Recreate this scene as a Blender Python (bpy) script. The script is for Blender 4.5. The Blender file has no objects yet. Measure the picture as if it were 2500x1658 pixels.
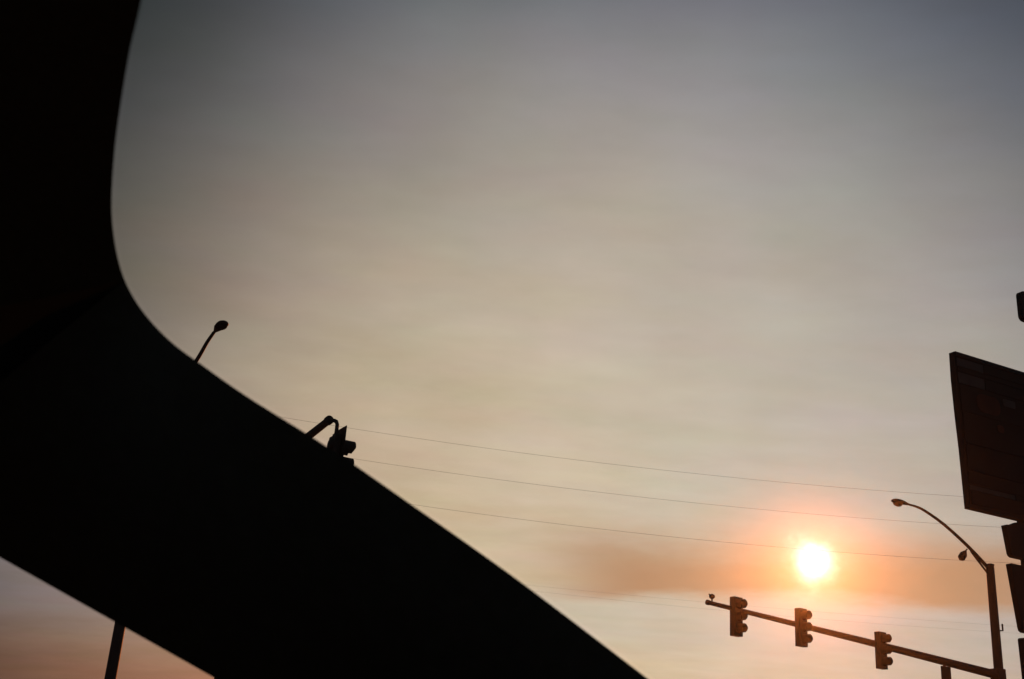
import bpy, bmesh, math, random
from mathutils import Vector, Matrix
random.seed(7)
S = bpy.context.scene
COL = S.collection
R = math.radians

# ------------------------------------------------------------------ camera
cam_d = bpy.data.cameras.new('camera')
cam = bpy.data.objects.new('camera', cam_d)
COL.objects.link(cam)
cam_d.sensor_width = 36.0
cam_d.lens = 40.94
cam_d.clip_start = 0.02
cam_d.clip_end = 8000
EYE = Vector((0, 0, 1.35))
Rm = Matrix(((0.9976809623, -0.0680639216, 0.0),
             (-0.0245659644, -0.3600879064, -0.9325948815),
             (0.0634760649, 0.9304321589, -0.3609249049)))
cam.matrix_world = Matrix.Translation(EYE) @ Rm.to_4x4()
cam_d.dof.use_dof = True
cam_d.dof.focus_distance = 45.0
cam_d.dof.aperture_fstop = 14.0
S.camera = cam

# ------------------------------------------------------------------ sky
SUN_EL, SUN_AZ = R(10.9), R(15.23)
SUN = Vector((math.sin(SUN_AZ) * math.cos(SUN_EL), math.cos(SUN_AZ) * math.cos(SUN_EL), math.sin(SUN_EL)))

def lin(r, g, b):
    f = lambda c: c / 12.92 if c <= 0.04045 else ((c + 0.055) / 1.055) ** 2.4
    return (f(r / 255), f(g / 255), f(b / 255), 1.0)

W = bpy.data.worlds.new('World')
S.world = W
W.use_nodes = True
nt = W.node_tree
nt.nodes.clear()

def nd(t, **kw):
    n = nt.nodes.new(t)
    for k, v in kw.items():
        setattr(n, k, v)
    return n

def put(sock, v):
    if isinstance(v, bpy.types.NodeSocket):
        nt.links.new(v, sock)
    else:
        sock.default_value = v

def M(op, a, b=0.0, c=0.0, clamp=False):
    n = nd('ShaderNodeMath', operation=op, use_clamp=clamp)
    put(n.inputs[0], a); put(n.inputs[1], b); put(n.inputs[2], c)
    return n.outputs[0]

def smooth(x, lo, hi):
    n = nd('ShaderNodeMapRange', interpolation_type='SMOOTHSTEP')
    put(n.inputs[0], x); n.inputs[1].default_value = lo; n.inputs[2].default_value = hi
    return n.outputs[0]

def mixc(f, a, b, mode='MIX'):
    n = nd('ShaderNodeMix', data_type='RGBA', blend_type=mode)
    put(n.inputs[0], f); put(n.inputs[6], a); put(n.inputs[7], b)
    return n.outputs[2]

def ramp(x, stops):
    n = nd('ShaderNodeValToRGB')
    e = n.color_ramp.elements
    while len(e) < len(stops):
        e.new(0.5)
    for el, (p, c) in zip(e, stops):
        el.position = p
    for el, (p, c) in zip(e, stops):
        el.position = p; el.color = c
    put(n.inputs[0], x)
    return n.outputs[0]

def noise(vec, scale, detail=4.0, rough=0.5):
    n = nd('ShaderNodeTexNoise')
    put(n.inputs['Vector'], vec)
    n.inputs['Scale'].default_value = scale
    n.inputs['Detail'].default_value = detail
    n.inputs['Roughness'].default_value = rough
    return n.outputs['Fac']

tc = nd('ShaderNodeTexCoord')
vn = nd('ShaderNodeVectorMath', operation='NORMALIZE')
put(vn.inputs[0], tc.outputs['Generated'])
D = vn.outputs[0]
dt = nd('ShaderNodeVectorMath', operation='DOT_PRODUCT')
put(dt.inputs[0], D); dt.inputs[1].default_value = SUN
sx = nd('ShaderNodeSeparateXYZ')
put(sx.inputs[0], D)
DEG = 57.29578
ang = M('MULTIPLY', M('ARCCOSINE', M('MINIMUM', dt.outputs['Value'], 0.9999999)), DEG)
el = M('MULTIPLY', M('ARCSINE', sx.outputs[2]), DEG)
az = M('MULTIPLY', M('ARCTAN2', sx.outputs[0], sx.outputs[1]), DEG)
# a high cloud sheet: noise laid out on a level plane overhead, so it draws out towards the horizon
hz = M('ADD', M('MAXIMUM', sx.outputs[2], 0.0), 0.12)
cp = nd('ShaderNodeCombineXYZ')
put(cp.inputs[0], M('DIVIDE', sx.outputs[0], hz)); put(cp.inputs[1], M('MULTIPLY', M('DIVIDE', sx.outputs[1], hz), 1.5))
n_big = noise(cp.outputs[0], 0.9, 3.0)
n_mid = noise(cp.outputs[0], 2.6, 5.0, 0.55)
ce = nd('ShaderNodeCombineXYZ')
put(ce.inputs[0], M('MULTIPLY', az, 0.035)); put(ce.inputs[1], M('MULTIPLY', el, 0.22)); ce.inputs[2].default_value = 3.7
n_str = noise(ce.outputs[0], 1.0, 5.0, 0.6)
ce2 = nd('ShaderNodeCombineXYZ')
put(ce2.inputs[0], M('MULTIPLY', az, 0.10)); put(ce2.inputs[1], M('MULTIPLY', el, 0.34)); ce2.inputs[2].default_value = 9.1
n_fine = noise(ce2.outputs[0], 1.0, 5.0, 0.6)

# a thin bright overcast, lens vignetting worked into its colour: brightest low in front, dimming away from there and turning grey-blue higher up
BR = Vector((math.sin(R(5)) * math.cos(R(9)), math.cos(R(5)) * math.cos(R(9)), math.sin(R(9))))
dc = nd('ShaderNodeVectorMath', operation='DOT_PRODUCT')
put(dc.inputs[0], D); dc.inputs[1].default_value = BR
tcen = M('MULTIPLY', M('ARCCOSINE', M('MINIMUM', dc.outputs['Value'], 0.9999999)), DEG)
tcen = M('ADD', tcen, M('MULTIPLY', M('SUBTRACT', n_big, 0.5), 3.0))
t1 = M('DIVIDE', tcen, 25.0)
t2 = M('MULTIPLY', t1, t1)
t4 = M('MULTIPLY', t2, t2)
e1 = M('DIVIDE', M('MAXIMUM', el, 0.0), 30.0)
COEF = [[-0.350, -0.701, -1.169], [-0.03, 0.157, 0.32], [-0.480, -0.505, -0.350], [-0.507, -0.423, -0.369], [0.109, 0.165, 0.265]]
az1 = M('MINIMUM', M('MAXIMUM', M('DIVIDE', az, 25.0), -1.3), 1.3)
FLOOR = (0.030, 0.032, 0.038)
cb = nd('ShaderNodeCombineXYZ')
for k in range(3):
    ex = M('MULTIPLY_ADD', t4, COEF[3][k], M('MULTIPLY_ADD', t2, COEF[2][k], M('MULTIPLY_ADD', e1, COEF[1][k], M('MULTIPLY_ADD', az1, COEF[4][k], COEF[0][k]))))
    put(cb.inputs[k], M('SQRT', M('ADD', M('EXPONENT', M('MULTIPLY', ex, 2.0)), FLOOR[k] ** 2)))
base = cb.outputs[0]
hi = M('MULTIPLY', smooth(el, 27.0, 37.0), M('SUBTRACT', 1.0, smooth(M('ABSOLUTE', M('SUBTRACT', az, 2.0)), 8.0, 24.0)))
base = mixc(hi, base, mixc(1.0, base, (1.24, 1.26, 1.32, 1), 'MULTIPLY'))
lf = M('MULTIPLY', M('SUBTRACT', 1.0, smooth(az, -24.0, -12.0)), smooth(el, 14.0, 22.0))
base = mixc(lf, base, mixc(1.0, base, (0.80, 0.82, 0.74, 1), 'MULTIPLY'))
# soft streaks
stk = M('ADD', M('MULTIPLY', M('SUBTRACT', n_str, 0.5), 0.26), M('MULTIPLY', M('SUBTRACT', n_mid, 0.5), 0.34))
stk = M('MULTIPLY', stk, M('ADD', 0.55, M('MULTIPLY', M('SUBTRACT', 1.0, smooth(el, 6.0, 32.0)), 0.6)))
cs = nd('ShaderNodeCombineXYZ')
g = M('ADD', 1.0, stk)
put(cs.inputs[0], M('ADD', 1.0, M('MULTIPLY', stk, 0.85))); put(cs.inputs[1], g); put(cs.inputs[2], M('ADD', 1.0, M('MULTIPLY', stk, 1.35)))
base = mixc(1.0, base, cs.outputs[0], 'MULTIPLY')
# faint mottling, in tone and in tint
n_mot = noise(cp.outputs[0], 5.5, 4.0, 0.6)
nc = nd('ShaderNodeTexNoise')
put(nc.inputs['Vector'], cp.outputs[0]); nc.inputs['Scale'].default_value = 3.6; nc.inputs['Detail'].default_value = 4.0
vm = nd('ShaderNodeVectorMath', operation='MULTIPLY_ADD')
put(vm.inputs[0], nc.outputs['Color']); vm.inputs[1].default_value = (0.16, 0.14, 0.18)
mt = M('MULTIPLY_ADD', M('SUBTRACT', n_mot, 0.5), 0.20, 1.0)
cm = nd('ShaderNodeCombineXYZ')
for k, q in enumerate((0.08, 0.07, 0.09)):
    put(cm.inputs[k], M('SUBTRACT', mt, q))
put(vm.inputs[2], cm.outputs[0])
base = mixc(1.0, base, vm.outputs[0], 'MULTIPLY')
# a cooler clear strip under the bank
strip = M('MULTIPLY', M('MULTIPLY', smooth(el, 5.6, 7.6), M('SUBTRACT', 1.0, smooth(el, 8.4, 10.0))), smooth(az, -12.0, 2.0))
base = mixc(strip, base, mixc(1.0, base, (0.88, 0.955, 1.05, 1), 'MULTIPLY'))
# smoky orange cloud bank lying across the sun
elw = M('ADD', el, M('MULTIPLY', M('SUBTRACT', n_fine, 0.5), 2.6))
topedge = M('SUBTRACT', 1.0, smooth(elw, 10.3, 13.0))
botedge = smooth(elw, 8.6, 9.7)
side = M('MULTIPLY', smooth(az, 0.0, 7.5), M('SUBTRACT', 1.0, smooth(az, 21.0, 34.0)))
band = M('MULTIPLY', M('MULTIPLY', topedge, botedge), side)
base = mixc(M('MULTIPLY', band, 0.95), base, lin(182, 120, 84))
lav = M('MULTIPLY', M('MULTIPLY', smooth(el, 4.8, 7.0), M('SUBTRACT', 1.0, smooth(el, 9.0, 14.0))), M('SUBTRACT', 1.0, smooth(az, -18.0, -8.0)))
base = mixc(lav, base, mixc(1.0, base, (1.03, 1.06, 1.32, 1), 'MULTIPLY'))
# rosy low sky far left of the sun
low = M('MULTIPLY', M('SUBTRACT', 1.0, smooth(el, 3.4, 7.2)), M('SUBTRACT', 1.0, smooth(az, -12.0, 2.0)))
base = mixc(low, base, mixc(1.0, base, (0.88, 0.56, 0.48, 1), 'MULTIPLY'))
# the sun's aureole in the thin cloud, uneven where the cloud is uneven
cw = nd('ShaderNodeCombineXYZ')
put(cw.inputs[0], M('MULTIPLY', az, 0.75)); put(cw.inputs[1], M('MULTIPLY', el, 0.95)); cw.inputs[2].default_value = 1.3
n_sun = noise(cw.outputs[0], 1.0, 3.0, 0.6)
wob = M('MULTIPLY', ang, M('ADD', 0.50, M('MULTIPLY', n_sun, 1.0)))
def gauss(x, s, k):
    q = M('DIVIDE', x, s)
    return M('MULTIPLY', M('EXPONENT', M('MULTIPLY', M('MULTIPLY', q, q), -1.0)), k)
core = gauss(wob, 0.66, 2.2)
halo = gauss(wob, 1.45, 0.30)
# sky colour dimmed round the sun to offset the glow the haze adds
near = gauss(ang, 14.0, 1.0)
near2 = gauss(ang, 5.5, 1.0)
cn = nd('ShaderNodeCombineXYZ')
for k, q in enumerate((0.38, 0.25, 0.09)):
    put(cn.inputs[k], M('MULTIPLY', M('SUBTRACT', 1.0, M('MULTIPLY', near, q)), M('SUBTRACT', 1.0, M('MULTIPLY', near2, (0.36, 0.12, 0.0)[k]))))
base = mixc(1.0, base, cn.outputs[0], 'MULTIPLY')
def tint(f, c):
    n = nd('ShaderNodeVectorMath', operation='SCALE')
    n.inputs[0].default_value = c[:3]
    put(n.inputs['Scale'], f)
    return n.outputs[0]
def vadd(a, b):
    n = nd('ShaderNodeVectorMath', operation='ADD')
    put(n.inputs[0], a); put(n.inputs[1], b)
    return n.outputs[0]
# orange light soaking sideways along the smoke bank
dx_ = M('MULTIPLY', M('SUBTRACT', az, 15.23), 0.62)
dy_ = M('MULTIPLY', M('ADD', M('SUBTRACT', el, 10.7), M('MULTIPLY', M('SUBTRACT', n_fine, 0.5), 2.0)), 1.5)
ell = M('SQRT', M('ADD', M('MULTIPLY', dx_, dx_), M('MULTIPLY', dy_, dy_)))
soak = M('MULTIPLY', gauss(ell, 3.2, 0.30), M('ADD', 0.55, M('MULTIPLY', n_sun, 0.9)))
glow = vadd(tint(soak, (1.0, 0.36, 0.13)), vadd(tint(core, (1, 0.93, 0.90)), tint(halo, (1.0, 0.66, 0.54))))
skyc = vadd(base, glow)
# below the horizon
skyc = mixc(smooth(el, -4.0, 0.0), lin(60, 52, 46), skyc)

cloud_bg = nd('ShaderNodeBackground')
put(cloud_bg.inputs[0], skyc)
cloud_bg.inputs[1].default_value = 1.0
st = nd('ShaderNodeTexSky', sky_type='NISHITA')
st.sun_disc = False
st.sun_elevation = SUN_EL
st.sun_rotation = SUN_AZ
st.dust_density = 4.0
clear_bg = nd('ShaderNodeBackground')
put(clear_bg.inputs[0], st.outputs[0])
clear_bg.inputs[1].default_value = 0.05
ms = nd('ShaderNodeMixShader')
ms.inputs[0].default_value = 0.95          # thin overcast covers nearly all of the clear sky
put(ms.inputs[1], clear_bg.outputs[0]); put(ms.inputs[2], cloud_bg.outputs[0])
wo = nd('ShaderNodeOutputWorld')
put(wo.inputs[0], ms.outputs[0])

# ------------------------------------------------------------------ sun
sd = bpy.data.lights.new('sun', 'SUN')
sd.energy = 2.0
sd.angle = R(0.53)
sd.color = (1.0, 0.23, 0.045)
so = bpy.data.objects.new('sun', sd)
COL.objects.link(so)
so.rotation_euler = (-SUN).to_track_quat('-Z', 'Y').to_euler()
so.location = (20, 40, 60)

S.view_settings.view_transform = 'Standard'
S.view_settings.look = 'None'
S.view_settings.exposure = 0.0
S.view_settings.gamma = 1.0
S.view_settings.use_curve_mapping = False
S.cycles.volume_bounces = 1
S.cycles.max_bounces = 6
S.cycles.use_denoising = True

# ------------------------------------------------------------------ materials
def mat(name, col, rough=0.6, metal=0.0, var=0.25, scale=6.0, bump=0.0, spec=0.5):
    m = bpy.data.materials.new(name)
    m.use_nodes = True
    t = m.node_tree
    b = t.nodes['Principled BSDF']
    b.inputs['Roughness'].default_value = rough
    b.inputs['Metallic'].default_value = metal
    b.inputs['Specular IOR Level'].default_value = spec
    tcn = t.nodes.new('ShaderNodeTexCoord')
    nz = t.nodes.new('ShaderNodeTexNoise')
    nz.inputs['Scale'].default_value = scale
    nz.inputs['Detail'].default_value = 5
    t.links.new(tcn.outputs['Object'], nz.inputs['Vector'])
    mx = t.nodes.new('ShaderNodeMix'); mx.data_type = 'RGBA'
    t.links.new(nz.outputs['Fac'], mx.inputs[0])
    mx.inputs[6].default_value = tuple(c * (1 - var) for c in col) + (1,)
    mx.inputs[7].default_value = tuple(min(1, c * (1 + var)) for c in col) + (1,)
    t.links.new(mx.outputs[2], b.inputs['Base Color'])
    if bump:
        bp = t.nodes.new('ShaderNodeBump')
        bp.inputs['Strength'].default_value = bump
        bp.inputs['Distance'].default_value = 0.01
        t.links.new(nz.outputs['Fac'], bp.inputs['Height'])
        t.links.new(bp.outputs[0], b.inputs['Normal'])
    return m

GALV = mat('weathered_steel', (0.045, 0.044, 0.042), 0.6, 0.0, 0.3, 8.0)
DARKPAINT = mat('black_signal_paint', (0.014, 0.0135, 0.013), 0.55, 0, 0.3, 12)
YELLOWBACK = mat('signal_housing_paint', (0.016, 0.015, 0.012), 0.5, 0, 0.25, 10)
TRIM = mat('black_cabin_trim', (0.085, 0.105, 0.092), 0.85, 0, 0.2, 60, 0.2, 0.2)
LINER = mat('dark_headliner_cloth', (0.13, 0.16, 0.14), 0.95, 0, 0.2, 160, 0.3, 0.1)
CARPAINT = mat('dark_car_paint', (0.03, 0.032, 0.035), 0.3, 0, 0.1, 3)
RUBBER = mat('tyre_rubber', (0.02, 0.02, 0.02), 0.9, 0, 0.2, 40)
RIM = mat('wheel_metal', (0.4, 0.4, 0.4), 0.4, 0.8, 0.1, 5)
WIRE = mat('aluminium_wire', (0.06, 0.058, 0.055), 0.6, 0, 0.2, 2)
WOOD = mat('weathered_pole_wood', (0.09, 0.07, 0.05), 0.85, 0, 0.35, 5, 0.5)
CERAMIC = mat('insulator_glaze', (0.12, 0.08, 0.06), 0.25, 0, 0.1, 3)
ASPHALT = mat('asphalt', (0.05, 0.05, 0.052), 0.9, 0, 0.35, 1.2, 0.4)
EARTH = mat('dry_ground', (0.14, 0.11, 0.08), 0.95, 0, 0.35, 0.15, 0.4)
CONC = mat('concrete', (0.28, 0.27, 0.25), 0.85, 0, 0.2, 1.0, 0.3)
PAINT = mat('road_paint', (0.7, 0.7, 0.66), 0.7, 0, 0.15, 4)
SIGNBACK = mat('sign_cabinet_paint', (0.013, 0.015, 0.013), 0.5, 0, 0.2, 3)
SIGNPOST = mat('sign_post_paint', (0.025, 0.026, 0.024), 0.55, 0, 0.2, 3)
FASCIA = mat('printed_dark_fascia', (0.014, 0.017, 0.014), 0.6, 0, 0.5, 1.6)
PALE = mat('printed_pale_stripe', (0.085, 0.10, 0.10), 0.6, 0, 0.35, 2.5)
REDPR = mat('printed_red_patch', (0.09, 0.03, 0.015), 0.6, 0, 0.4, 4)
LENS = mat('dark_signal_lens', (0.05, 0.02, 0.015), 0.2, 0, 0.2, 6)

def glassy(name, col, rough):
    m = bpy.data.materials.new(name); m.use_nodes = True
    b = m.node_tree.nodes['Principled BSDF']
    b.inputs['Base Color'].default_value = col
    b.inputs['Roughness'].default_value = rough
    b.inputs['Transmission Weight'].default_value = 0.45
    b.inputs['Specular IOR Level'].default_value = 0.25
    return m
REFRACTOR = glassy('lamp_refractor_glass', (0.22, 0.17, 0.11, 1), 0.35)

NOGLINT = mat('glintless_lamp_cover', (0.05, 0.045, 0.04), 0.9, 0, 0.2, 9, 0, 0.05)  # dark matt stand-in for the left lamp's lens, to suppress its sun glint
PANE = bpy.data.materials.new('clear_window_glass'); PANE.use_nodes = True
_t = PANE.node_tree; _t.nodes.clear()
_b = _t.nodes.new('ShaderNodeBsdfTransparent'); _b.inputs[0].default_value = (0.955, 0.965, 0.955, 1)
_o = _t.nodes.new('ShaderNodeOutputMaterial'); _t.links.new(_b.outputs[0], _o.inputs[0])

# ------------------------------------------------------------------ helpers
class MB:
    """collects shapes in world (or thing) coordinates; build() links them as one mesh object"""
    def __init__(s):
        s.v, s.f = [], []
    def add(s, v, f):
        o = len(s.v)
        s.v += [Vector(p) for p in v]
        s.f += [tuple(i + o for i in q) for q in f]
        return s
    def box(s, c, sz, bas=None):
        c = Vector(c)
        X, Y, Z = bas or (Vector((1, 0, 0)), Vector((0, 1, 0)), Vector((0, 0, 1)))
        v = [c + X * (sz[0] / 2 * a) + Y * (sz[1] / 2 * b) + Z * (sz[2] / 2 * d) for a in (-1, 1) for b in (-1, 1) for d in (-1, 1)]
        return s.add(v, [(0, 1, 3, 2), (4, 6, 7, 5), (0, 4, 5, 1), (2, 3, 7, 6), (0, 2, 6, 4), (1, 5, 7, 3)])
    def tube(s, pts, rad, seg=12, cap=True):
        pts = [Vector(p) for p in pts]
        if not isinstance(rad, (list, tuple)):
            rad = [rad] * len(pts)
        rings = []
        ref = None
        for i, p in enumerate(pts):
            d = (pts[min(i + 1, len(pts) - 1)] - pts[max(i - 1, 0)]).normalized()
            if ref is None:
                ref = d.orthogonal().normalized()
            a = (ref - d * ref.dot(d)).normalized(); ref = a
            b = d.cross(a)
            rings.append([p + (a * math.cos(t) + b * math.sin(t)) * rad[i] for t in [2 * math.pi * k / seg for k in range(seg)]])
        v = [q for r in rings for q in r]
        f = []
        for i in range(len(pts) - 1):
            for k in range(seg):
                k2 = (k + 1) % seg
                f.append((i * seg + k, i * seg + k2, (i + 1) * seg + k2, (i + 1) * seg + k))
        if cap:
            f.append(tuple(range(seg - 1, -1, -1)))
            f.append(tuple((len(pts) - 1) * seg + k for k in range(seg)))
        return s.add(v, f)
    def prism(s, poly, thick, org, X, Y, N):
        """polygon in the (X, Y) plane at org, thickened along N"""
        n = len(poly)
        v = [org + X * a + Y * b for a, b in poly] + [org + X * a + Y * b + N * thick for a, b in poly]
        f = [tuple(range(n)), tuple(range(2 * n - 1, n - 1, -1))]
        f += [(i, i + n, (i + 1) % n + n, (i + 1) % n) for i in range(n)]
        return s.add(v, f)
    def build(s, name, m, parent=None, smooth=False, bevel=0.0, sub=0):
        off = parent_loc(parent)
        me = bpy.data.meshes.new(name)
        me.from_pydata([tuple(p - off) for p in s.v], [], s.f)
        bm = bmesh.new(); bm.from_mesh(me)
        bmesh.ops.recalc_face_normals(bm, faces=bm.faces)
        if bevel:
            es = [e for e in bm.edges if len(e.link_faces) == 2 and e.calc_face_angle(0) > 0.6]
            bmesh.ops.bevel(bm, geom=es, offset=bevel, segments=2, affect='EDGES', profile=0.5)
        bm.to_mesh(me); bm.free()
        me.materials.append(m)
        if smooth:
            for p in me.polygons:
                p.use_smooth = True
            me.set_sharp_from_angle(angle=R(40))
        o = bpy.data.objects.new(name, me)
        COL.objects.link(o)
        if parent:
            o.parent = parent
        return o

def parent_loc(p):
    v = Vector((0, 0, 0))
    while p is not None:
        if not p.get('_local'):
            v = v + p.location
        p = p.parent
    return v

def tag(o, label=None, cat=None, group=None, kind=None):
    for k, x in (('label', label), ('category', cat), ('group', group), ('kind', kind)):
        if x:
            o[k] = x
    return o

def thing(name, loc, label, cat, group=None):
    o = bpy.data.objects.new(name, None)
    o.empty_display_size = 0.2
    COL.objects.link(o)
    o.location = loc
    return tag(o, label, cat, group)

def copy_tree(o, parent=None):
    c = o.copy(); COL.objects.link(c)
    if parent:
        c.parent = parent
    for ch in list(o.children):
        copy_tree(ch, c)
    return c

def rounded(w0, w1, h0, h1, r, seg=5):
    pts = []
    for cx, cy, a0 in ((w1 - r, h1 - r, 0), (w0 + r, h1 - r, 90), (w0 + r, h0 + r, 180), (w1 - r, h0 + r, 270)):
        for k in range(seg + 1):
            a = R(a0 + 90 * k / seg)
            pts.append((cx + r * math.cos(a), cy + r * math.sin(a)))
    return pts

def bez(a, b, c, d, n):
    a, b, c, d = map(Vector, (a, b, c, d))
    return [(a * (1 - t) ** 3 + b * 3 * t * (1 - t) ** 2 + c * 3 * t * t * (1 - t) + d * t ** 3) for t in [i / n for i in range(n + 1)]]

def catmull(P, n=4):
    P = [Vector(p) for p in P]
    out = []
    for i in range(len(P) - 1):
        p0, p1, p2, p3 = P[max(i - 1, 0)], P[i], P[i + 1], P[min(i + 2, len(P) - 1)]
        for k in range(n):
            t = k / n
            out.append(0.5 * ((2 * p1) + (p2 - p0) * t + (2 * p0 - 5 * p1 + 4 * p2 - p3) * t * t + (-p0 + 3 * p1 - 3 * p2 + p3) * t ** 3))
    out.append(P[-1])
    return out

# street grid
PX = Vector((0.889, 0.458, 0)).normalized()      # across the junction, away to the right
NY = Vector((-PX.y, PX.x, 0))                    # the crossing direction
UP = Vector((0, 0, 1))

# ------------------------------------------------------------------ setting
def sheet(name, c, lx, ly, z, m, kind='structure'):
    c = Vector(c); c.z = 0
    mb = MB()
    mb.add([c + PX * a * lx / 2 + NY * b * ly / 2 + UP * z for a, b in ((-1, -1), (1, -1), (1, 1), (-1, 1))], [(0, 1, 2, 3)])
    return tag(mb.build(name, m), kind=kind)

sheet('ground', (0, 0, 0), 3000, 3000, -0.02, EARTH)
CB = NY * 20.5
CA = PX * 24.7
sheet('road', CB, 900, 12.0, -0.012, ASPHALT)
sheet('cross_road', CA, 12.4, 900, -0.008, ASPHALT)
sheet('parking_lot', Vector((0, 0, 0)) + PX * 2, 30, 22, -0.006, ASPHALT)
mk = MB()
for k in range(-20, 21):
    if abs(k * 9 - 24.7) > 9:
        c = CB + PX * (k * 9)
        mk.add([c + PX * a * 1.5 + NY * b * 0.06 + UP * -0.004 for a, b in ((-1, -1), (1, -1), (1, 1), (-1, 1))], [(0, 1, 2, 3)])
    if abs(k * 9 - 20.5) > 9:
        c = CA + NY * (k * 9)
        mk.add([c + PX * a * 0.06 + NY * b * 1.5 + UP * -0.003 for a, b in ((-1, -1), (1, -1), (1, 1), (-1, 1))], [(0, 1, 2, 3)])
tag(mk.build('road_marking', PAINT), kind='structure')
for px0, px1, ny0, ny1 in ((-14, 18.3, 26.7, 36), (31.1, 60, 26.7, 36), (15.2, 18.3, 11.2, 14.3), (31.1, 60, 11, 14.3)):
    mb = MB()
    c = PX * (px0 + px1) / 2 + NY * (ny0 + ny1) / 2
    mb.box(c + UP * -0.06, (px1 - px0, ny1 - ny0, 0.14), (PX, NY, UP))
    tag(mb.build('pavement', CONC, bevel=0.02), kind='structure')
PAVE = 0.01

# ------------------------------------------------------------------ the car the picture is taken from
YAW = R(-70)
car = thing('car', (0, 0, 0), 'dark car interior whose roof edge and windshield pillar curve across the left of the sky', 'car')
car['_local'] = True
car.rotation_euler = (0, 0, YAW)
car.location = Vector((0, 0, -0.006)) + Matrix.Rotation(YAW, 3, 'Z') @ Vector((-0.35, 0, 0))
ZL = 0.006
WC = [(0.0, -0.016, 1.7145), (-0.10, -0.0172, 1.7148), (-0.1871, -0.0187, 1.7151), (-0.2369, -0.0207, 1.7161), (-0.2925, -0.0215, 1.7166), (-0.3499, -0.0214, 1.7165), (-0.4073, -0.0197, 1.7156),
      (-0.4503, -0.0171, 1.7142), (-0.4905, -0.0124, 1.7118), (-0.5241, -0.0064, 1.7086), (-0.5500, 0.0006, 1.7048)]
WP = [(-0.5500, 0.0006, 1.7048), (-0.5702, 0.0092, 1.7003), (-0.5856, 0.0194, 1.6948), (-0.5986, 0.0333, 1.6874), (-0.6065, 0.0506, 1.6782),
      (-0.6063, 0.0726, 1.6665), (-0.6025, 0.1121, 1.6450), (-0.5900, 0.1662, 1.6168), (-0.5823, 0.2046, 1.5964), (-0.5780, 0.2568, 1.5686), (-0.5739, 0.3066, 1.5421),
      (-0.5724, 0.3567, 1.5155), (-0.5750, 0.4131, 1.4855), (-0.5800, 0.4851, 1.4472), (-0.5871, 0.5771, 1.3983), (-0.5935, 0.6863, 1.3402), (-0.5987, 0.8206, 1.2688), (-0.603, 1.0, 1.173), (-0.604, 1.09, 1.125)]
lift = Vector((0, 0, ZL))
full = catmull(WC + WP[1:], 4)
iC = (len(WC) - 1) * 4
hdr = full[:iC + 1]
pil = full[iC:]
def side_z(y):                       # upper front edge of the side window
    return 1.4802 - 0.4215 * y
def mir(p):
    return Vector((-p.x, p.y, p.z))
n = len(pil)
spts = []
for i in range(n):
    y = -0.155 + (0.99 + 0.155) * (i / (n - 1))
    spts.append(Vector((-0.70, y, side_z(y))))
for sgn in (1, -1):
    mb = MB()
    v, f = [], []
    for i in range(n):
        a, b = pil[i], spts[i]
        d = (b - a)
        nrm = d.cross(Vector((0, 0.92, -0.39))).normalized()
        if nrm.x > 0:
            nrm = -nrm
        row = []
        for k in range(5):
            t = k / 4
            bul = math.sin(math.pi * t)
            row.append((a.lerp(b, t) + nrm * 0.045 * bul, a.lerp(b, t) - nrm * 0.025 * bul))
        v += [row[k][0] for k in range(5)] + [row[k][1] for k in (3, 2, 1)]
    for i in range(n - 1):
        for k in range(8):
            f.append((i * 8 + k, i * 8 + (k + 1) % 8, (i + 1) * 8 + (k + 1) % 8, (i + 1) * 8 + k))
    f += [tuple(range(8)), tuple((n - 1) * 8 + k for k in range(7, -1, -1))]
    v = [p + lift for p in v]
    if sgn < 0:
        v = [mir(p) for p in v]
    mb.add(v, f)
    mb.build('windshield_pillar', TRIM, car, smooth=True)
# roof: rows running across, from the windshield header to the tail
hfull = [mir(p) for p in hdr[::-1]][:-1] + hdr        # right to left
row0 = [mir(spts[0])] + hfull + [spts[0]]
m_ = len(row0)
def roof_row(y):
    zs = min(side_z(-0.155) + 0.35 * (1 - math.exp((y + 0.155) * 3.5)) * 0.28, 1.66)
    out = []
    for p in row0:
        t = p.x / 0.70
        zt = 1.722 + 0.03 * min(1.0, -y / 0.8)
        z = zs + (zt - zs) * (1 - abs(t) ** 5)
        out.append(Vector((p.x, y, z)))
    return out
rows = [row0] + [roof_row(y) for y in (-0.35, -0.6, -1.0, -1.5, -2.0, -2.4)]
def grid(rows, dz):
    v = [p + lift + Vector((0, 0, dz if (i > 0 and 0 < j < m_ - 1) else 0)) for i, r in enumerate(rows) for j, p in enumerate(r)]
    f = [(i * m_ + k, i * m_ + k + 1, (i + 1) * m_ + k + 1, (i + 1) * m_ + k) for i in range(len(rows) - 1) for k in range(m_ - 1)]
    return v, f
MB().add(*grid(rows, 0.0)).build('headliner', LINER, car, smooth=True)
MB().add(*grid(rows, 0.05)).build('roof_panel', CARPAINT, car, smooth=True)
rowz = rows
# windshield: pane set into the opening, a few mm outside the trim edge
gl = full
gr = [mir(p) for p in gl]
k0 = iC
v = [p + lift + Vector((0, 0.002, 0.003)) for p in gl[:]] + [p + lift + Vector((0, 0.002, 0.003)) for p in gr[:]]
N = len(gl)
f = [(i, i + 1, N + i + 1, N + i) for i in range(1, N - 1)]
MB().add(v, f).build('windshield', PANE, car)
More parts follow.
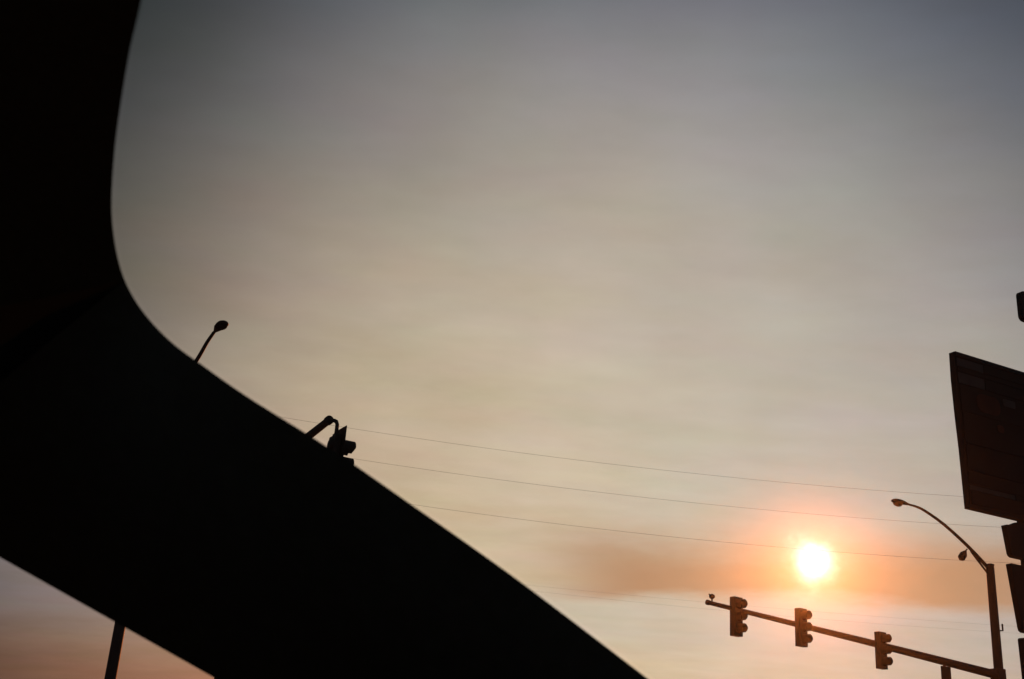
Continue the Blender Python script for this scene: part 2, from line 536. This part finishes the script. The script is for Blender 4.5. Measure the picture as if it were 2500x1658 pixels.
# lower body
def body(name, secs, m, **kw):
    mb = MB(); k = len(secs[0])
    v = [Vector(p) + lift for s_ in secs for p in s_]
    f = [(i * k + j, i * k + (j + 1) % k, (i + 1) * k + (j + 1) % k, (i + 1) * k + j) for i in range(len(secs) - 1) for j in range(k)]
    f += [tuple(range(k)), tuple((len(secs) - 1) * k + j for j in range(k - 1, -1, -1))]
    return mb.add(v, f).build(name, m, car, smooth=True, **kw)
body('bonnet', [[(x * w, y, z0) for x, z0 in ((-1, zt - 0.06), (-0.7, zt), (0, zt + 0.03), (0.7, zt), (1, zt - 0.06), (0.95, 0.45), (-0.95, 0.45))]
                for y, w, zt in ((1.10, 0.88, 1.10), (1.6, 0.88, 1.06), (2.1, 0.84, 0.97), (2.32, 0.76, 0.82))], CARPAINT)
body('front_bumper', [[(x * w, y, z) for x, z in ((-1, 0.62), (1, 0.62), (1, 0.28), (-1, 0.28))] for y, w in ((2.25, 0.84), (2.45, 0.74), (2.5, 0.6))], CARPAINT)
MB().box((0, -0.6, 0.36 + ZL), (1.7, 3.5, 0.10)).build('floor_pan', TRIM, car)
for sx_ in (-1, 1):
    mb = MB()
    sec = [(0.86, 0.34), (0.90, 0.62), (0.87, 1.04), (0.80, 1.09), (0.74, 1.05), (0.78, 0.4)]
    k = len(sec)
    v = [Vector((sx_ * x, y, z + ZL)) for y in (1.06, -0.78) for x, z in sec]
    f = [(j, (j + 1) % k, k + (j + 1) % k, k + j) for j in range(k)] + [tuple(range(k)), tuple(range(2 * k - 1, k - 1, -1))]
    dr = mb.add(v, f).build('front_door', CARPAINT, car, smooth=True)
    MB().box((sx_ * 0.902, -0.55, 0.93 + ZL), (0.03, 0.18, 0.035)).build('door_handle', TRIM, dr, bevel=0.006)
    mb = MB()
    ys = [1.0, 0.6, 0.2, -0.155, -0.4, -0.7]
    v = [Vector((sx_ * 0.715, y, side_z(y) + 0.004 + ZL)) if y >= -0.155 else Vector((sx_ * 0.715, y, roof_row(y)[-1].z + ZL)) for y in ys] + \
        [Vector((sx_ * 0.79, y, 1.055 + ZL)) for y in ys]
    f = [(i, i + 1, 7 + i, 6 + i) for i in range(5)]
    mb.add(v, f).build('side_window', PANE, dr)
    # centre pillar and solid rear quarter
    mb = MB()
    ys = [-0.70, -1.0, -1.5, -2.0, -2.4]
    top = [Vector((sx_ * 0.70, y, roof_row(y)[-1].z + ZL)) for y in ys]
    bot = [Vector((sx_ * 0.88, y, 0.36 + ZL)) for y in ys]
    mid = [Vector((sx_ * 0.885, y, 1.0 + ZL)) for y in ys]
    inn = Vector((-sx_ * 0.05, 0, 0))
    v = top + mid + bot + [p + inn for p in top + mid + bot]
    f = []
    for o_ in (0, 15):
        for r_ in range(2):
            for i in range(4):
                f.append((o_ + r_ * 5 + i, o_ + r_ * 5 + i + 1, o_ + r_ * 5 + 6 + i, o_ + r_ * 5 + 5 + i))
    for i in (0, 4):
        for r_ in range(2):
            f.append((r_ * 5 + i, r_ * 5 + 5 + i, 15 + r_ * 5 + 5 + i, 15 + r_ * 5 + i))
    mb.add(v, f).build('rear_quarter', CARPAINT, car)
    mr = MB().add([Vector((sx_ * x, y, z + ZL)) for y in (0.78, 0.70) for x, z in ((0.86, 1.10), (1.06, 1.10), (1.08, 1.25), (0.90, 1.27))],
                  [(0, 1, 2, 3), (7, 6, 5, 4), (0, 4, 5, 1), (1, 5, 6, 2), (2, 6, 7, 3), (3, 7, 4, 0)]).build('wing_mirror', CARPAINT, car, bevel=0.02)
    for y in (1.55, -1.65):
        ty = MB()
        prof = [(0.20, -0.10), (0.33, -0.11), (0.355, -0.07), (0.355, 0.07), (0.33, 0.11), (0.20, 0.10)]
        seg = 24
        v = [Vector((sx_ * 0.78 + b, y + a * math.cos(2 * math.pi * k / seg), 0.355 + a * math.sin(2 * math.pi * k / seg))) for k in range(seg) for a, b in prof]
        f = [(k * 6 + j, k * 6 + (j + 1) % 6, ((k + 1) % seg) * 6 + (j + 1) % 6, ((k + 1) % seg) * 6 + j) for k in range(seg) for j in range(6)]
        wh = ty.add(v, f).build('wheel', RUBBER, car, smooth=True)
        rm = MB().tube([(sx_ * 0.78 - 0.08, y, 0.355), (sx_ * 0.78 + 0.08, y, 0.355)], 0.205, 20)
        rm.build('rim', RIM, wh, smooth=True)
MB().box((0, -2.40, 1.03 + ZL), (1.66, 0.05, 1.30)).build('tailgate', CARPAINT, car)
body('dashboard', [[(x * 0.74, y, z) for x, z in ((-1, zt), (1, zt), (1, 0.6), (-1, 0.6))] for y, zt in ((1.05, 1.08), (0.75, 1.06), (0.62, 0.98))], TRIM, bevel=0.02)
st_ = MB()
ring = [Vector((-0.36 + 0.18 * math.cos(a), 0.40 + 0.07 * math.sin(a), 0.95 + 0.17 * math.sin(a))) for a in [2 * math.pi * k / 24 for k in range(25)]]
st_.tube(ring, 0.015, 8, cap=False)
st_.tube([(-0.36, 0.66, 0.88), (-0.36, 0.41, 0.95)], 0.03, 8)
st_.tube([(-0.53, 0.40, 0.95), (-0.36, 0.41, 0.94), (-0.19, 0.40, 0.95)], 0.014, 6)
st_.build('steering_wheel', TRIM, car, smooth=True)
for xs in (-0.36, 0.36):
    seat = MB().box((xs, -0.35, 0.56 + ZL), (0.5, 0.52, 0.2)).build('seat', LINER, car, bevel=0.05)
    Mt = Matrix.Rotation(R(18), 3, 'X')
    MB().box((xs, -0.72, 0.92 + ZL), (0.48, 0.14, 0.62), (Vector((1, 0, 0)), Mt @ Vector((0, 1, 0)), Mt @ UP)).build('backrest', LINER, seat, bevel=0.05)

# ------------------------------------------------------------------ signal poles
def cobra_head(base, d, tilt, parent, ln=0.78, w=0.17, bowl=0.125, glass=None):
    """street-light head: tapered shell with a bowl lens underneath"""
    d = Vector(d).normalized()
    d = (d * math.cos(tilt) + UP * math.sin(tilt)).normalized()
    sdv = d.cross(UP).normalized()
    u = sdv.cross(d)
    st = [(-0.02, .036, .036, 0), (.08, .045, .045, 0), (.2, .085, .062, .0), (.36, .14, .075, 0), (.52, w, .083, 0), (.66, w * .93, .075, 0), (.74, w * .62, .05, 0), (.78, w * .15, .02, 0)]
    v, f, sg = [], [], 16
    for x, a, b, c in st:
        for k in range(sg):
            t = 2 * math.pi * k / sg
            v.append(base + d * x * ln / 0.78 + sdv * a * math.cos(t) + u * (b * math.sin(t) * (1.0 if math.sin(t) > 0 else 0.75)))
    for i in range(len(st) - 1):
        for k in range(sg):
            f.append((i * sg + k, i * sg + (k + 1) % sg, (i + 1) * sg + (k + 1) % sg, (i + 1) * sg + k))
    f += [tuple(range(sg)), tuple((len(st) - 1) * sg + k for k in range(sg - 1, -1, -1))]
    h = MB().add(v, f).build('lamp_head', GALV, parent, smooth=True)
    v, f = [], []
    rings = 5
    cx = base + d * 0.54 * ln / 0.78 - u * 0.045
    for i in range(rings):
        a = (math.pi / 2) * i / rings
        for k in range(sg):
            t = 2 * math.pi * k / sg
            v.append(cx + d * 0.19 * math.cos(a) * math.cos(t) + sdv * 0.135 * math.cos(a) * math.sin(t) - u * bowl * math.sin(a))
    v.append(cx - u * bowl)
    for i in range(rings - 1):
        for k in range(sg):
            f.append((i * sg + k, i * sg + (k + 1) % sg, (i + 1) * sg + (k + 1) % sg, (i + 1) * sg + k))
    f += [((rings - 1) * sg + k, (rings - 1) * sg + (k + 1) % sg, rings * sg) for k in range(sg)]
    f.append(tuple(range(sg - 1, -1, -1)))
    MB().add(v, f).build('lens', glass or REFRACTOR, h, smooth=True)

def signal_pole(base, top_z, r0, r1, arm, arm_r, lum, lum_r, brace, tipdir, label, tilt, headdir=None):
    base = Vector(base)
    t = thing('signal_pole', base, label, 'signal pole', 'signal poles with a mast arm and street light')
    x, y = base.x, base.y
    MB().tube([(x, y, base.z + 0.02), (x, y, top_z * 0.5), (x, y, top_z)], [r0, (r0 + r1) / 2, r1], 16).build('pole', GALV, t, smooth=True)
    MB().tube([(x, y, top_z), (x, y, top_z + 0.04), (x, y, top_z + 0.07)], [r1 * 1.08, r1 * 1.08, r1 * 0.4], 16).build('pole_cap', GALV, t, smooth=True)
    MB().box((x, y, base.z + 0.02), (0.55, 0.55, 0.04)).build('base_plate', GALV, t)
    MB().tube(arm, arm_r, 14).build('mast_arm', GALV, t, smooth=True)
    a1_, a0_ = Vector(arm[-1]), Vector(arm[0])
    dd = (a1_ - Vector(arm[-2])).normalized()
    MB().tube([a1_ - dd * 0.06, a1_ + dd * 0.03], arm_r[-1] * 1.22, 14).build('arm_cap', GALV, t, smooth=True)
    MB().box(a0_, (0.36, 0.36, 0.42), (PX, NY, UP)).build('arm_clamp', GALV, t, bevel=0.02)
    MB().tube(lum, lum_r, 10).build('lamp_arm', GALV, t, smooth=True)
    if brace:
        MB().tube(brace, 0.035, 8).build('arm_brace', GALV, t, smooth=True)
    cobra_head(Vector(lum[-1]), headdir or tipdir, tilt, t, 0.78 if headdir is None else 0.70, 0.17 if headdir is None else 0.155, bowl=0.125 if headdir is None else 0.06, glass=None if headdir is None else NOGLINT)
    return t

# right one: arm with three signals below the sun
rp = Vector((16.82, 39.5, PAVE))
la = [(16.70, 39.44, 9.50), (15.97, 39.08, 10.06), (15.0, 38.6, 10.66), (14.27, 38.3, 11.01), (13.93, 38.15, 11.10), (13.66, 38.03, 11.12)]
RP = signal_pole(rp, 9.56, 0.185, 0.135, [(16.78, 39.48, 5.93), (11.8, 36.95, 6.36), (6.16, 34.0, 6.79)], [0.145, 0.105, 0.062],
                 catmull(la, 3), [0.062 - 0.027 * i / 15 for i in range(16)],
                 [(16.70, 39.44, 9.28), (16.45, 39.32, 9.53), (16.05, 39.12, 9.93)], -PX,
                 'steel signal pole at the right whose long arm carries three traffic lights below the sun', R(2))
MB().tube([(16.9, 39.42, 7.38), (17.02, 39.38, 7.38), (17.02, 39.38, 7.60)], 0.03, 6).build('pole_hook', GALV, RP)

# left one, mostly behind the car's pillar
lp = Vector((-9.92, 32.0, PAVE))
AD = Vector((0.483, -0.875, 0)).normalized()
ll = [(-9.90, 31.95, 9.75), (-9.3, 31.0, 10.65), (-8.72, 29.95, 11.21), (-8.252, 29.2, 11.58), (-8.0, 28.8, 11.83), (-7.80, 28.56, 12.03)]
LP = signal_pole(lp, 9.85, 0.165, 0.13, [(-9.90, 31.95, 6.06), (-6.4, 25.6, 6.66), (-3.10, 19.60, 7.19)], [0.14, 0.105, 0.066],
                 catmull(ll, 3), [0.066 - 0.022 * i / 15 for i in range(16)], None, AD,
                 'signal pole behind the dark car pillar, its curved lamp arm rising into the left sky', R(9), Vector((0.58, -0.81, 0)))

# ------------------------------------------------------------------ traffic lights
def traffic_light(name, loc, face, label, backplate, group, bracket, step=0.345):
    """loc is the centre of the middle lamp on the front of the housing"""
    loc = Vector(loc)
    t = thing(name, loc, label, 'traffic light', group)
    fz = Vector(face).normalized()
    sd_ = fz.cross(UP).normalized()
    dp = 0.13 if backplate else 0.20
    c = loc - fz * dp / 2
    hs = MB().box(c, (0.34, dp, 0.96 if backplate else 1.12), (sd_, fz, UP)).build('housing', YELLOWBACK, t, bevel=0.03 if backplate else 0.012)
    if backplate:
        MB().prism(rounded(-0.29, 0.29, -0.62, 0.62, 0.02, 2), 0.006, loc + fz * 0.002, sd_, UP, fz).build('backplate', DARKPAINT, t)
        for k in (-1, 0, 1):     # domed doors on the back
            cc = c - fz * dp / 2 + UP * step * k
            MB().tube([cc, cc - fz * 0.035, cc - fz * 0.06], [0.14, 0.11, 0.04], 14).build('back_dome', YELLOWBACK, t, smooth=True)
    for k in (1, 0, -1):
        o = loc + UP * step * k + fz * 0.008
        ln, rr = (0.27, 0.138) if backplate else (0.22, 0.138)
        v, f, sg = [], [], 18
        for q, (xx, r_) in enumerate(((0, rr), (1, rr), (1, rr - 0.006), (0, rr - 0.006))):
            for j in range(sg + 1):
                a = R(-50) + R(280) * j / sg
                cut = 1.0 - 0.28 * max(0.0, -math.sin(a))
                v.append(o + fz * (ln * xx * cut) + sd_ * r_ * math.cos(a) + UP * r_ * math.sin(a))
        m2 = sg + 1
        for q in range(4):
            q2 = (q + 1) % 4
            for j in range(sg):
                f.append((q * m2 + j, q * m2 + j + 1, q2 * m2 + j + 1, q2 * m2 + j))
        f += [(0, m2, 2 * m2, 3 * m2), (sg, 3 * m2 + sg, 2 * m2 + sg, m2 + sg)]
        MB().add(v, f).build('visor', DARKPAINT, t, smooth=True)
        MB().tube([o, o + fz * 0.015, o + fz * 0.03], [0.135, 0.115, 0.05], 16).build('lens', LENS, t, smooth=True)
    b = MB()
    for pts, r_ in bracket(loc, fz, sd_):
        b.tube(pts, r_, 8)
    b.build('bracket', GALV, t, smooth=True)
    return t

armA, armB = Vector((16.78, 39.48, 5.93)), Vector((6.16, 34.0, 6.79))
def arm_z(p):
    s = (Vector((p.x, p.y, 0)) - Vector((armA.x, armA.y, 0))).length / (Vector((armB.x, armB.y, 0)) - Vector((armA.x, armA.y, 0))).length
    return armA.z + (armB.z - armA.z) * s
FACE = Vector((0.56, -0.83, 0)).normalized()
def clampb(loc, fz, sd_):
    c = loc - fz * 0.20
    return [([c + UP * 0.30, c - fz * 0.10 + UP * 0.30, c - fz * 0.10 - UP * 0.35, c - UP * 0.35], 0.02)]
GR = 'traffic lights on the arm below the sun'
heads = [(7.13, 34.33, 6.50, 'dark traffic light nearest the free tip of the mast arm'),
         (9.30, 35.40, 6.47, 'traffic light glowing orange, directly under the sun, middle of three on the arm'),
         (12.16, 36.88, 6.15, 'dark traffic light on the mast arm closest to the steel pole')]
tl = None
for x, y, z, lb in heads:
    if tl is None:
        tl = traffic_light('traffic_light', (x, y, z), FACE, lb, False, GR, clampb)
    else:
        c = copy_tree(tl)
        c.location = (x, y, z); c['label'] = lb

def elbow(loc, fz, sd_):
    tip = Vector((-3.10, 19.60, 7.19))
    a = tip + AD * 0.02
    top = loc - fz * 0.065 + UP * 0.48
    k = Vector((top.x, top.y, 7.13))
    return [([a, a.lerp(k, 0.6) + UP * 0.01, k + (a - k).normalized() * 0.03, k - UP * 0.05, top - UP * 0.05], 0.036), ([top - UP * 0.04, top + UP * 0.02], 0.06)]
traffic_light('traffic_light', (-2.87, 19.50, 6.40), (0.875, 0.483, 0),
              'traffic light with backplate hanging from an arm tip, half hidden by the car pillar', True, None, elbow, 0.30)

# small fittings on the right arm
t = thing('signal_detector', (6.30, 34.07, 6.84), 'small bulb-shaped sensor standing on the tip of the mast arm', 'sensor')
MB().tube([(6.30, 34.07, 6.82), (6.30, 34.07, 6.93)], 0.022, 8).build('stem', GALV, t)
MB().tube([(6.30, 34.07, 6.91), (6.30, 34.07, 6.95), (6.30, 34.07, 7.01), (6.30, 34.07, 7.05)], [0.04, 0.085, 0.085, 0.03], 12).build('sensor_head', DARKPAINT, t, smooth=True)
MB().tube([(6.30, 34.07, 6.99), (6.20, 34.0, 7.03)], 0.02, 8).build('sensor_tube', DARKPAINT, t)
t = thing('arm_camera', (15.82, 39.0, 10.0), 'small teardrop camera hanging from the street light arm at the right', 'camera')
MB().tube([(15.90, 39.05, 9.98), (15.78, 39.0, 9.86)], 0.022, 8).build('stem', GALV, t)
MB().tube([(15.83, 39.02, 9.90), (15.72, 38.96, 9.76), (15.62, 38.9, 9.63), (15.57, 38.88, 9.57)], [0.04, 0.125, 0.125, 0.05], 14).build('camera_body', DARKPAINT, t, smooth=True)
t = thing('hanging_sign', (14.43, 38.25, 5.9), 'dark sign plate hanging under the mast arm beside the steel pole', 'sign')
sc = Vector((14.43, 38.25, 5.52))
MB().prism(rounded(-0.22, 0.22, -0.42, 0.42, 0.03, 3), 0.008, sc + FACE * 0.17, PX, UP, FACE).build('plate', SIGNBACK, t)
MB().box(sc + FACE * 0.13 + UP * 0.15, (0.05, 0.07, 0.75), (PX, FACE, UP)).build('bracket', GALV, t)

# ------------------------------------------------------------------ pylon sign at the right edge
O = Vector((7.32, 18.0, 0)) + PX * 0.075
SN = Vector((PX.y, -PX.x, 0))         # towards the viewer
py = thing('pylon_sign', O + PX * 2.6, 'tall dark pylon sign of stacked boards cut off by the right edge', 'sign')
def P(s, z, d=0.0):
    return O + PX * s + SN * d + UP * z
def board(name, poly, thick, m, parent, d=0.0):
    return MB().prism(poly, -thick, P(0, 0, d), PX, UP, SN).build(name, m, parent)
cab = board('cabinet', [(-0.005, 8.655), (-0.012, 8.18), (0.012, 7.55), (0.045, 7.0), (0.078, 6.01), (4.6, 5.99), (4.6, 8.66)], 0.11, SIGNBACK, py)
board('cabinet_trim', [(0.0, 8.655), (0.0, 8.585), (4.6, 8.59), (4.6, 8.66)], 0.02, SIGNBACK, cab, 0.022)
# rows of the printed face, each its own slat, standing 12-18 mm proud
zs = [8.565, 8.40, 8.31, 8.10, 7.62, 7.08, 6.62, 6.40, 6.30, 6.07]
mats = [PALE, FASCIA, PALE, FASCIA, FASCIA, FASCIA, FASCIA, PALE, FASCIA]
for i in range(9):
    z1, z0 = zs[i] - 0.012, zs[i + 1] + 0.012
    e = 0.03 + 0.085 * max(0.0, (8.2 - z0)) / 2.2
    if mats[i] is PALE and i < 4:
        board('face_panel', [(e, z0), (e + 0.62, z0), (e + 0.62, z1), (e, z1)], 0.012, PALE, cab, 0.014)
        board('face_panel', [(e + 0.635, z0), (4.5, z0), (4.5, z1), (e + 0.635, z1)], 0.012, FASCIA, cab, 0.014)
    elif mats[i] is PALE:
        board('face_panel', [(e, z0), (e + 1.05, z0), (e + 1.05, z1), (e, z1)], 0.012, PALE, cab, 0.014)
        board('face_panel', [(e + 1.065, z0), (4.5, z0), (4.5, z1), (e + 1.065, z1)], 0.012, FASCIA, cab, 0.014)
    else:
        board('face_panel', [(e, z0), (4.5, z0), (4.5, z1), (e, z1)], 0.012, FASCIA, cab, 0.014)
board('red_emblem', rounded(0.42, 0.98, 7.70, 8.02, 0.14), 0.006, REDPR, cab, 0.022)
board('pale_emblem', rounded(1.06, 1.36, 7.92, 8.05, 0.03), 0.006, PALE, cab, 0.022)
board('red_emblem', rounded(0.86, 1.02, 7.42, 7.55, 0.05), 0.006, REDPR, cab, 0.022)
# lower and upper boards
board('lower_board', rounded(0.0, 3.2, 0, 1, 0.01)[:0] + [(0.885, 5.865), (0.955, 5.42), (0.975, 5.385), (1.02, 5.365), (4.3, 5.34), (4.3, 5.84), (0.91, 5.875)], 0.10, SIGNBACK, py)
board('lower_board', [(0.915, 5.235), (1.05, 4.26), (1.065, 4.215), (1.11, 4.19), (4.3, 4.17), (4.3, 5.23), (0.93, 5.25)], 0.10, SIGNBACK, py)
board('lower_board', [(1.035, 4.075), (1.06, 3.2), (4.3, 3.2), (4.3, 4.08), (1.06, 4.10)], 0.10, SIGNBACK, py)
board('top_board', rounded(1.815, 3.6, 9.70, 10.26, 0.09), 0.10, SIGNBACK, py)
for s0 in (1.45, 3.5):
    MB().prism([(s0, PAVE + 0.0), (s0 + 0.22, PAVE), (s0 + 0.22, 8.6), (s0, 8.6)], -0.12, P(0, 0, -0.12), PX, UP, SN).build('post', SIGNPOST, py)
MB().prism([(2.55, 8.5), (2.77, 8.5), (2.77, 10.1), (2.55, 10.1)], -0.2, P(0, 0, -0.14), PX, UP, SN).build('post', SIGNPOST, py)
MB().prism([(1.05, 5.905), (1.46, 5.83), (1.46, 6.0), (1.20, 5.965)], -0.05, P(0, 0, -0.06), PX, UP, SN).build('bracket', SIGNPOST, py)
for z0, z1 in ((5.9, 5.98), (5.25, 5.33), (4.1, 4.16)):
    MB().prism([(1.55, z0 - 0.08), (3.5, z0 - 0.08), (3.5, z1 + 0.08), (1.55, z1 + 0.08)], -0.03, P(0, 0, -0.115), PX, UP, SN).build('cross_rail', SIGNPOST, py)

# ------------------------------------------------------------------ overhead lines
QX = Vector((0.994, 0.11, 0)).normalized()
WA = Vector((-9.79, 44.0, 0))
SPAN = 40.0
def pole_at(base, label):
    t = thing('utility_pole', base, label, 'utility pole', 'utility poles carrying the overhead lines')
    b = Vector(base)
    MB().tube([b, b + UP * 8, b + UP * 14.62], [0.19, 0.15, 0.11], 12).build('pole', WOOD, t, smooth=True)
    for z in (14.55, 13.35, 11.9):
        q = b + UP * (z - 0.06)
        MB().tube([q - NY * 0.0, q + Vector((-QX.y, QX.x, 0)) * -0.32 + UP * 0.03], 0.03, 8).build('insulator_arm', GALV, t)
        q2 = q + Vector((-QX.y, QX.x, 0)) * -0.32 + UP * 0.02
        MB().tube([q2 - UP * 0.02, q2 + UP * 0.02, q2 + UP * 0.05, q2 + UP * 0.08], [0.03, 0.06, 0.04, 0.02], 10).build('insulator', CERAMIC, t, smooth=True)
    return t
off = Vector((-QX.y, QX.x, 0)) * -0.32
PA = pole_at(WA - off, 'wooden utility pole hidden behind the dark car pillar')
PB = copy_tree(PA)
PB.location = WA + QX * SPAN - off
PB['label'] = 'wooden utility pole beyond the right edge'
def wire(fn, r, label):
    pts = [WA + QX * s + UP * fn(s) for s in [SPAN * i / 32 for i in range(33)]]
    o = MB().tube(pts, r, 6).build('power_line', WIRE, None, smooth=True)
    tag(o, label, 'power line', 'overhead lines across the sky')
WR = 0.0043
wire(lambda s: 14.55 - 0.0716 * s + 0.00179 * s * s - 0.13 * (1 - abs(s / 20 - 1)) * 0, WR, 'topmost of the thin overhead lines crossing above the sun')
wire(lambda s: 13.35 - 0.0732 * s + 0.00183 * s * s, WR, 'second overhead line from the top, passing above the sun')
wire(lambda s: 11.90 - 0.0756 * s + 0.00189 * s * s, WR, 'third overhead line from the top, passing just over the sun')
wire(lambda s: 9.05 - 0.034 * s + 0.00085 * s * s, 0.0017, 'faint overhead line below the orange cloud, upper of two')
wire(lambda s: 9.02 - 0.054 * s + 0.00125 * s * s, 0.0017, 'faintest overhead line, lowest of all, near the mast arm tip')

# ------------------------------------------------------------------ thin smoky air
HAZE = 0.00042
if HAZE:
    m = bpy.data.materials.new('haze'); m.use_nodes = True
    t = m.node_tree; t.nodes.clear()
    pv = t.nodes.new('ShaderNodeVolumePrincipled')
    pv.inputs['Color'].default_value = (0.34, 0.33, 0.32, 1)      # smoky air: part of the light is soaked up
    pv.inputs['Density'].default_value = HAZE
    pv.inputs['Anisotropy'].default_value = 0.957
    ou = t.nodes.new('ShaderNodeOutputMaterial')
    t.links.new(pv.outputs[0], ou.inputs['Volume'])
    hb = MB().box((0, 0, 7.5), (3020, 3020, 17.2), (PX, NY, UP)).build('haze', m)
    tag(hb, kind='stuff')
